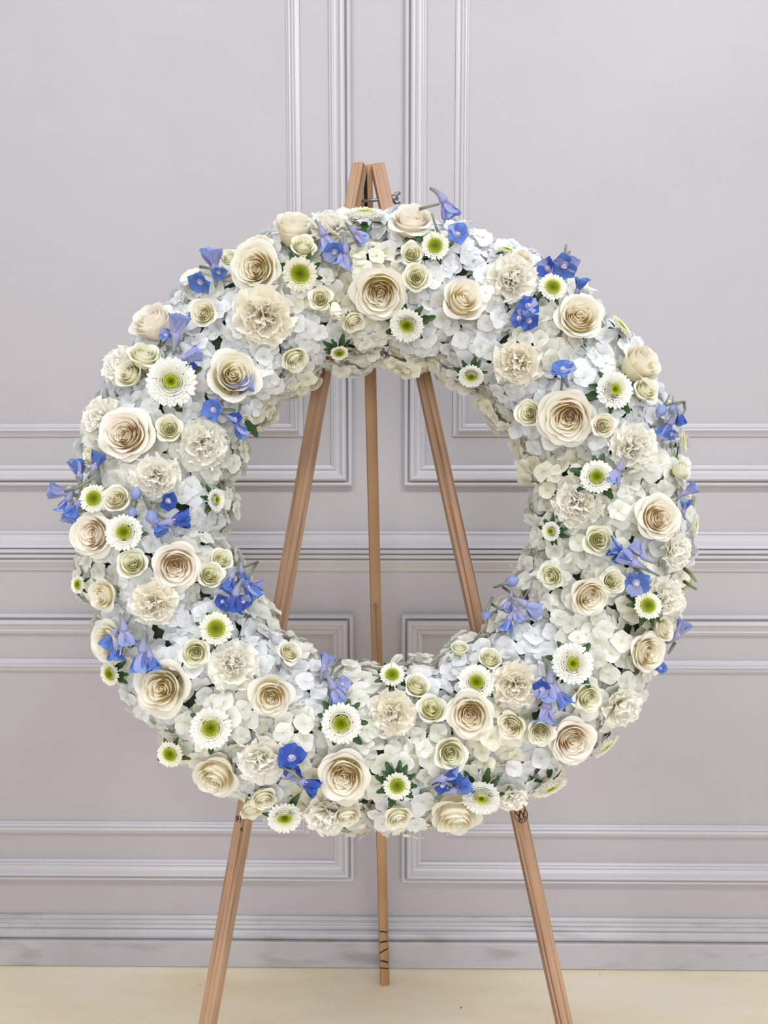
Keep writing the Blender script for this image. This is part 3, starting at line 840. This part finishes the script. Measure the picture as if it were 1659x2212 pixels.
# carnations ---------------------------------------------------------
for a in [
    (568, 690, 130, 0, 0, 'widest cream carnation, between folded-heart rose and inner hydrangea, eleven o\'clock', (-100, 10)),
    (1115, 790, 104, 1, 0, 'tan-tinged curly carnation on the inner slope, one thirty', (-120, 18)),
    (1112, 592, 106, 2, 1, 'creamy white carnation near the upper outer edge, one o\'clock', (60, 26)),
    (1378, 962, 102, 0, 1, 'cream-white carnation on outer slope above the leafy chrysanthemum, two thirty', (20, 24)),
    (1240, 1093, 104, 1, 1, 'pale carnation on inner slope between two leafy chrysanthemums, three o\'clock', (-150, 18)),
    (850, 1545, 96, 2, 0, 'curly cream carnation at the wreath\'s bottom centre, beside stacked spray roses', (-100, 14)),
    (1116, 1485, 100, 0, 0, 'cream carnation beside the blue bells at five o\'clock', (-60, 14)),
    (560, 1655, 104, 1, 1, 'cream-white carnation beside deep blue delphinium, seven o\'clock', (-110, 30)),
    (503, 1432, 108, 2, 1, 'white carnation with yellowish heart at eight o\'clock, above the golden-hearted rose', (100, 8)),
    (327, 1310, 96, 0, 0, 'beige loose carnation under the spiral blush rose, eight thirty', (-120, 22)),
    (335, 1036, 104, 1, 1, 'white carnation above the dark delphinium tangle, nine thirty', (-110, 10)),
    (448, 960, 106, 2, 1, 'white carnation on inner slope under the twin blue florets, ten o\'clock', (-10, 20)),
    (202, 900, 100, 0, 1, 'white carnation on the far outer edge beside the blush open rose', (160, 52)),
    (246, 780, 88, 1, 1, 'faint white carnation behind two spray roses on outer edge, ten o\'clock', (150, 56)),
    (712, 470, 92, 2, 1, 'white carnation on the very top edge beside the upright ivory rose', (90, 62)),
    (1452, 1288, 88, 0, 1, 'white carnation on outer edge behind a chrysanthemum, four o\'clock', (0, 46)),
    (1474, 1190, 84, 1, 1, 'white carnation on outer edge under the hollow-hearted rose', (0, 54)),
    (706, 1782, 96, 2, 1, 'white carnation hanging at the bottom edge beside a downward chrysanthemum', (-95, 56)),
    (1355, 1540, 94, 0, 1, 'white carnation on outer edge at five o\'clock beside a spray rose', (-40, 54)),
    (1112, 1738, 64, 1, 1, 'small white carnation at the bottom edge touching the stamped easel leg', (-70, 62)),
]: carnation(*a)
# chrysanthemums -------------------------------------------------------
for a in [
    (648, 592, 76, 2, 'dark-eyed chrysanthemum beside the folded-heart rose, eleven thirty', (-110, 14), .024, 8, 1.1),
    (940, 531, 60, 2, 'white chrysanthemum at the top beside the pair of spray roses', (60, 16), .024, 5),
    (879, 703, 72, 0, 'cream chrysanthemum with dark leaves under the quartered rose', (-120, 20), .024, 7, 1.35),
    (733, 763, 40, 2, 'tiny greenish chrysanthemum in a full star of leaves, inner rim', (-80, 42), .022, 11, 1.6),
    (1018, 813, 54, 0, 'small chrysanthemum on the inner rim at one o\'clock', (-100, 32), .022, 9, 1.25),
    (370, 825, 104, 1, 'roundest and largest white chrysanthemum, ten thirty, with lime eye', (120, 8), .026, 3, 1.0),
    (1194, 620, 62, 2, 'chrysanthemum under the upright blue delphinium, one o\'clock outer edge', (60, 32), .022, 4, 1.0),
    (1327, 842, 80, 1, 'chrysanthemum with yellow-green eye beside the profile rose', (20, 26), .024, 7, 1.2),
    (1289, 1030, 70, 0, 'leafy-ringed chrysanthemum with a violet floret at its side', (60, 10), .024, 9, 1.3),
    (1190, 1148, 42, 0, 'small leafy chrysanthemum nearest the hole at three o\'clock', (180, 28), .022, 10, 1.5),
    (1400, 1308, 60, 2, 'chrysanthemum below a lone blue floret, four o\'clock, leaves on inner side', (20, 22), .022, 8, 1.3),
    (1237, 1434, 86, 1, 'large pale chrysanthemum above the drooping blue bells', (20, 8), .024, 5, 1.1),
    (1029, 1474, 76, 0, 'white chrysanthemum above the tight spiral rose', (70, 18), .022, 3, 1.1),
    (847, 1457, 54, 2, 'small chrysanthemum on the inner rim in front of the rear stick', (85, 26), .022, 9, 1.25),
    (737, 1563, 84, 0, 'white chrysanthemum above the big cream rose, six thirty', (-110, 8), .024, 8, 1.15),
    (455, 1573, 86, 0, 'white chrysanthemum below the large half-open rose, seven thirty', (-120, 12), .024, 3, 1.0),
    (467, 1358, 72, 2, 'white chrysanthemum between deep blue delphinium and a coiled spray rose', (40, 12), .024, 6, 1.1),
    (268, 1150, 76, 0, 'dark-eyed chrysanthemum beside the nine o\'clock edge rose', (160, 14), .024, 5, 1.05),
    (202, 1077, 62, 2, 'half-hidden chrysanthemum by the violet-stemmed delphinium', (160, 26), .022, 3, 1.0),
    (467, 1080, 48, 0, 'narrow chrysanthemum on the inner rim at nine o\'clock', (5, 46), .020, 7, 1.2),
    (168, 1263, 40, 2, 'small chrysanthemum on the outer edge below the nine o\'clock edge rose', (180, 48), .020, 5, 1.1),
    (237, 1456, 52, 2, 'small chrysanthemum on the outer edge beneath the rose with lilac bells', (-160, 48), .020, 9, 1.2),
    (367, 1630, 58, 2, 'small chrysanthemum on outer edge at seven thirty beside dark leaves', (-140, 34), .020, 5, 1.1),
    (615, 1766, 72, 0, 'chrysanthemum facing down on the bottom edge, seven o\'clock', (-90, 38), .020, 3, 1.1),
    (858, 1698, 60, 2, 'leafy-ringed chrysanthemum near the bottom centre', (-80, 20), .024, 12, 1.4),
    (1040, 1723, 80, 1, 'cream chrysanthemum with leaves above, bottom edge beside violet-blue delphinium', (-90, 36), .020, 7, 1.3),
    (1342, 705, 62, 2, 'chrysanthemum seen edge-on at the outer edge, one thirty', (40, 80), .010, 4, 1.0),
    (1474, 952, 56, 2, 'edge-on chrysanthemum with bright leaves under the dark delphinium buds', (10, 82), .010, 5, 1.2),
    (1188, 1700, 78, 0, 'edge-on chrysanthemum under the outer edge at five thirty', (-60, 74), .010, 4, 1.0),
    (1308, 1610, 70, 0, 'edge-on chrysanthemum beside the beige-cream rose, outer edge', (-45, 78), .010, 4, 1.0),
    (788, 462, 80, 0, 'edge-on chrysanthemum with one green leaf in front of the easel head', (90, 78), .006, 5, 1.1),
    (1500, 1135, 50, 0, 'edge-on chrysanthemum at the outermost edge, three o\'clock', (0, 78), .008, 0, 1.0),
    (1096, 540, 46, 2, 'edge-on chrysanthemum with a leaf behind the white spray rose, one o\'clock', (70, 76), .006, 4, 1.1),
]: mum(*a)
# delphinium sprigs ------------------------------------------------------
sprig('blue delphinium with four florets and grey stems near the wreath top', [(700, 512, 44, 's', -70, 1), (768, 504, 40, 's', -40, 1), (722, 545, 48, 'f', -120, 0), (744, 549, 46, 's', -100, 1)], [((722, 489), (750, 497), (780, 492)), ((738, 535), (760, 525), (785, 520))])
sprig('lilac bird-shaped delphinium floret rising from the top edge on a grey stem', [(962, 440, 52, 's', -60, 1)], [((905, 452, .03), (925, 446, .035), (948, 441, .03)), ((950, 510), (942, 490), (933, 462, .03))])
sprig('blue delphinium floret behind the top chrysanthemum', [(988, 506, 46, 'f', 60, 0)])
sprig('blue delphinium florets with an upright grey stalk on the upper outer edge', [(1218, 574, 58, 'f', -90, 0), (1182, 580, 44, 'f', 160, 2)], [((1222, 560, .02), (1221, 545, .02), (1223, 528, .02))])
sprig('lone blue sepal pair at the outer edge above an ivory rose', [(1250, 622, 36, 's', 70, 0)])
sprig('deepest blue delphinium cluster near the one thirty carnation', [(1142, 660, 44, 'f', 60, 2), (1120, 688, 40, 'f', 160, 2), (1144, 694, 42, 'f', -60, 2)])
sprig('single blue delphinium floret above the largest open rose', [(1216, 798, 52, 'f', 100, 0)], [((1217, 812), (1214, 830), (1212, 844))])
sprig('dark blue delphinium with green buds at outer edge, two thirty', [(1445, 918, 42, 's', -120, 0), (1428, 888, 34, 'b', -120, 1), (1468, 898, 30, 's', -80, 2), (1452, 885, 26, 'b', -100, 1), (1450, 938, 30, 'f', -80, 0)], [((1428, 880), (1450, 872), (1478, 868)), ((1478, 868), (1480, 885), (1470, 905)), ((1452, 885), (1462, 874), (1475, 868))])
sprig('violet delphinium floret behind the leafy-ringed chrysanthemum', [(1334, 1018, 42, 's', -120, 1)], [((1338, 1020), (1352, 1016), (1368, 1012))])
sprig('blue delphinium with grey spurs beside the neat spiral spray rose', [(1342, 1190, 48, 's', 160, 0), (1362, 1212, 50, 's', 150, 0), (1385, 1196, 40, 's', 130, 1)], [((1378, 1215), (1400, 1232), (1424, 1244)), ((1370, 1225), (1388, 1240), (1398, 1252))])
sprig('lone blue delphinium floret over a chrysanthemum, four o\'clock', [(1374, 1260, 54, 'f', -80, 0)])
sprig('pale blue delphinium buds reaching into the hole at four thirty', [(1106, 1256, 38, 'b', 20, 1), (1050, 1328, 32, 'b', -110, 1), (1100, 1300, 36, 's', -110, 1), (1140, 1308, 46, 's', -30, 1), (1098, 1342, 38, 's', -110, 1), (1116, 1322, 34, 's', -70, 1)], [((1068, 1268, .03), (1085, 1263, .03), (1100, 1258, .03)), ((1064, 1290, .03), (1056, 1308, .03), (1050, 1322, .03)), ((1086, 1268, .02), (1110, 1285, .02), (1130, 1300, .02)), ((1062, 1305, .02), (1080, 1315, .02), (1096, 1322, .01))])
sprig('drooping lilac-blue bells with grey spurs at five o\'clock', [(1186, 1478, 52, 's', -95, 1), (1180, 1534, 56, 's', -95, 1), (1208, 1500, 46, 's', -60, 0), (1170, 1490, 40, 'f', -160, 2)], [((1172, 1418), (1180, 1435), (1182, 1456)), ((1185, 1485), (1184, 1500), (1180, 1520))])
sprig('violet-blue delphinium beneath the lowest stacked spray rose', [(964, 1680, 46, 's', 10, 2), (988, 1704, 44, 's', 20, 0), (955, 1698, 36, 'f', -120, 2)], [((910, 1708, .02), (930, 1702, .02), (950, 1692, .02)), ((940, 1725, .02), (960, 1716, .02), (975, 1712, .02))])
sprig('deep blue delphinium with violet spur, seven o\'clock lower band', [(630, 1637, 58, 'f', 110, 2), (660, 1692, 48, 's', -30, 2), (632, 1668, 44, 'f', -120, 2)], [((612, 1658, .03), (632, 1668, .035), (650, 1684, .03))])
sprig('pale blue delphinium on the inner rim at six thirty', [(702, 1440, 42, 's', 70, 1), (722, 1490, 50, 's', -70, 1), (740, 1478, 34, 'f', -20, 1)], [((735, 1425), (722, 1440), (715, 1458)), ((742, 1440), (728, 1452), (722, 1470))])
sprig('deep blue delphinium spike on the inner rim at eight thirty', [(498, 1252, 42, 's', -110, 0), (536, 1268, 50, 's', -50, 0), (508, 1290, 50, 's', -100, 2), (522, 1240, 38, 's', -80, 0), (545, 1262, 36, 's', -20, 1), (525, 1300, 38, 'f', -80, 2), (480, 1300, 32, 'f', -160, 2)], [((556, 1214, .02), (545, 1232, .02), (538, 1250, .02)), ((520, 1225, .015), (535, 1222, .02), (556, 1214, .02))])
sprig('lilac delphinium bell covering an outer-edge rose, eight o\'clock', [(270, 1366, 48, 's', -80, 1), (242, 1376, 44, 's', -120, 0), (252, 1402, 42, 's', -95, 0)], [((284, 1330), (278, 1340), (272, 1352))])
sprig('spread lilac delphinium bell directly above the large half-open rose', [(308, 1412, 58, 's', -95, 1), (326, 1424, 42, 's', -75, 0)], [((318, 1370), (317, 1382), (314, 1396))])
sprig('dark delphinium tangle of blue florets and grey-violet buds, nine o\'clock', [(364, 1082, 42, 'f', -30, 2), (375, 1126, 52, 's', 10, 2), (328, 1118, 40, 'b', -80, 1), (340, 1132, 40, 's', -60, 0), (294, 1066, 36, 'b', 80, 1), (286, 1108, 28, 'b', -100, 1)], [((310, 1070), (318, 1092), (326, 1110)), ((322, 1084), (340, 1086), (356, 1084)), ((336, 1110), (350, 1118), (362, 1124)), ((296, 1082), (290, 1096), (282, 1106))])
sprig('violet-stemmed delphinium sticking out past the outer edge, nine thirty', [(135, 1064, 44, 's', 170, 1), (170, 1022, 44, 's', 100, 0), (146, 1085, 42, 's', -110, 0), (165, 1096, 44, 's', -120, 0), (206, 1002, 40, 's', 70, 0), (150, 1108, 36, 's', -100, 2)], [((140, 1062, .035), (170, 1052, .03), (206, 1030, .02)), ((168, 1030, .03), (172, 1044, .03), (178, 1056, .025)), ((206, 1010, .02), (200, 1028, .02), (192, 1042, .02)), ((175, 1052, .02), (172, 1072, .02), (165, 1088, .02))])
sprig('lilac-blue delphinium floret between blush rose and cupped spray rose', [(382, 716, 56, 's', 80, 1), (358, 724, 30, 'f', 170, 0)], [((386, 728), (385, 742), (392, 760))])
sprig('blue-violet delphinium floret above the roundest chrysanthemum', [(404, 770, 44, 's', 20, 1), (412, 792, 28, 'f', -60, 2)], [((360, 748), (376, 756), (392, 765))])
sprig('blue delphinium pair on upper outer edge with a twig, eleven o\'clock', [(462, 570, 54, 's', 100, 1), (432, 610, 48, 'f', -120, 0), (472, 588, 34, 'f', -60, 0)], [((432, 576, .02), (448, 578, .02), (462, 582, .02)), ((468, 600), (480, 590), (488, 582))])
sprig('pale blue delphinium floret lying on the ivory rose', [(518, 832, 44, 's', 10, 1), (526, 842, 30, 'f', -40, 0)], [((476, 870), (490, 858), (506, 842))])
sprig('twin blue delphinium florets above an inner carnation, ten o\'clock', [(460, 886, 48, 'f', 150, 0), (512, 918, 46, 's', -50, 1), (508, 905, 30, 'f', 90, 2)], [((478, 886), (492, 884), (508, 886)), ((520, 872), (516, 890), (512, 905))])
sprig('pale lilac delphinium floret on outer edge beside ivory spray rose, four o\'clock', [(1468, 1365, 42, 's', 60, 1)], [((1458, 1388), (1450, 1402), (1444, 1412))])
sprig('scrap of blue delphinium under hydrangea on outer edge, four thirty', [(1426, 1443, 28, 'f', 60, 0)])
sprig('slate blue delphinium scraps between hydrangea petals at three o\'clock outer edge', [(1484, 1062, 34, 's', 30, 1), (1478, 1098, 30, 's', 80, 1)])

# cut green stem ends and a loose leaf
for (lab, pts_) in (('cut green stem end poking out of the outer edge below a white carnation, three thirty', [((1478, 1228, .0), (1492, 1240, .02), (1504, 1256, .03))]),
                    ('thin green stem end on the outer edge just above hydrangea, quarter to four', [((1478, 1256, .0), (1490, 1264, .015), (1504, 1273, .02))])):
    B, nB, _ = place(pts_[0][0][0], pts_[0][0][1], 0)
    o = root('stem_end', Matrix.Translation(B), lab, 'stem', 'cut stem ends')
    link('stem', MB().tube([place(*q)[0] - B for q in pts_[0]], [.0026, .0024, .0016], 6).done('stem'), o, None, M_CALYX)
B, nB, _ = place(530, 908, .03)
o = root('loose_leaf', basis((nB + Vector((0, -1, .2))).normalized(), -.9, B, .030), 'single narrow dark green leaf over a blue floret on the inner rim, ten o\'clock', 'leaf', 'loose leaves')
link('leaf_blade', LEAVES[1], o, None, M_LEAF)

# ------------------------------------------------------------------ hydrangea heads
WORDS = ['twelve', 'one', 'two', 'three', 'four', 'five', 'six', 'seven', 'eight', 'nine', 'ten', 'eleven']


def clock(u):
    t = ((pi / 2 - u) / (2 * pi) * 48 + .5) % 48; q = int(t); h_, m_ = q // 4, q % 4
    if m_ == 3: return 'quarter to ' + WORDS[(h_ + 1) % 12]
    return ['%s o\'clock', 'quarter past %s', 'half past %s'][m_] % WORDS[h_]


TONE = ['cool white', 'pure white', 'greenish white']
hr = random.Random(99)
n_heads = n_fl = 0
for band, v0, count, off in (('innermost rim', -96, 18, 0), ('inner slope', -52, 21, .5), ('crest', -6, 23, .0), ('outer slope', 42, 27, .5), ('outermost rim', 92, 30, 0)):
    for k in range(count):
        u = 2 * pi * (k + off) / count + hr.uniform(-.02, .02); v = radians(v0 + hr.uniform(-4, 4))
        P, n = tpoint(u, v, RR - .050)
        ang = math.degrees(u) % 360
        # the photo's heads: cool at the upper shoulders, creamy round the inner top and lower outer side
        if band in ('innermost rim',) : tone = 2 if 10 < ang < 170 and hr.random() < .55 else 1
        elif 15 < ang < 75 or 100 < ang < 165 : tone = 0 if hr.random() < .7 else 1
        elif 195 < ang < 260: tone = 0 if hr.random() < .55 else 1
        else: tone = hr.choice((0, 1, 1, 2))
        x = n.orthogonal().normalized(); y = n.cross(x); cand = []
        NF = 54
        for i in range(NF):
            z = 1 - (i + .5) / NF * 1.05; rr = sqrt(max(0, 1 - z * z)); a = i * 2.39996 + hr.uniform(-.3, .3)
            d = (x * (rr * cos(a)) + y * (rr * sin(a)) + n * z).normalized()
            Q = P + d * (.049 + hr.uniform(-.009, .009))
            if (Q - RC).dot(AX) < -.085: continue
            s, tn = tor(Q)
            if s < -.030: continue
            ok = True
            for (bc, bn, br_) in BLOOMS:
                w_ = Q - bc
                if w_.length > br_ * 2.2: continue
                ax = w_.dot(bn); ra = (w_ - bn * ax).length
                if ra < br_ * (.92 if ax > -.2 * br_ else .80) and ax > -br_ * .75: ok = False; break
            if ok: cand.append((Q, (d * .75 + tn * .45 + Vector((hr.uniform(-.5, .5), hr.uniform(-.5, .5), hr.uniform(-.5, .5)))).normalized()))
        if len(cand) < 3: continue
        n_heads += 1
        T = Matrix.Translation(P)
        o = root('hydrangea_head', T, '%s hydrangea head on the %s of the wreath at %s' % (TONE[tone], band, clock(u)), 'hydrangea', 'white hydrangea heads filling the wreath')
        for Q, d in cand:
            n_fl += 1
            link('floret', FLORETS[hr.randrange(len(FLORETS))], o, basis(d, hr.uniform(0, 6.28), Q - P, hr.uniform(.0124, .0180)), M_HYD[tone])
print('heads', n_heads, 'florets', n_fl, 'objects', len(bpy.data.objects))
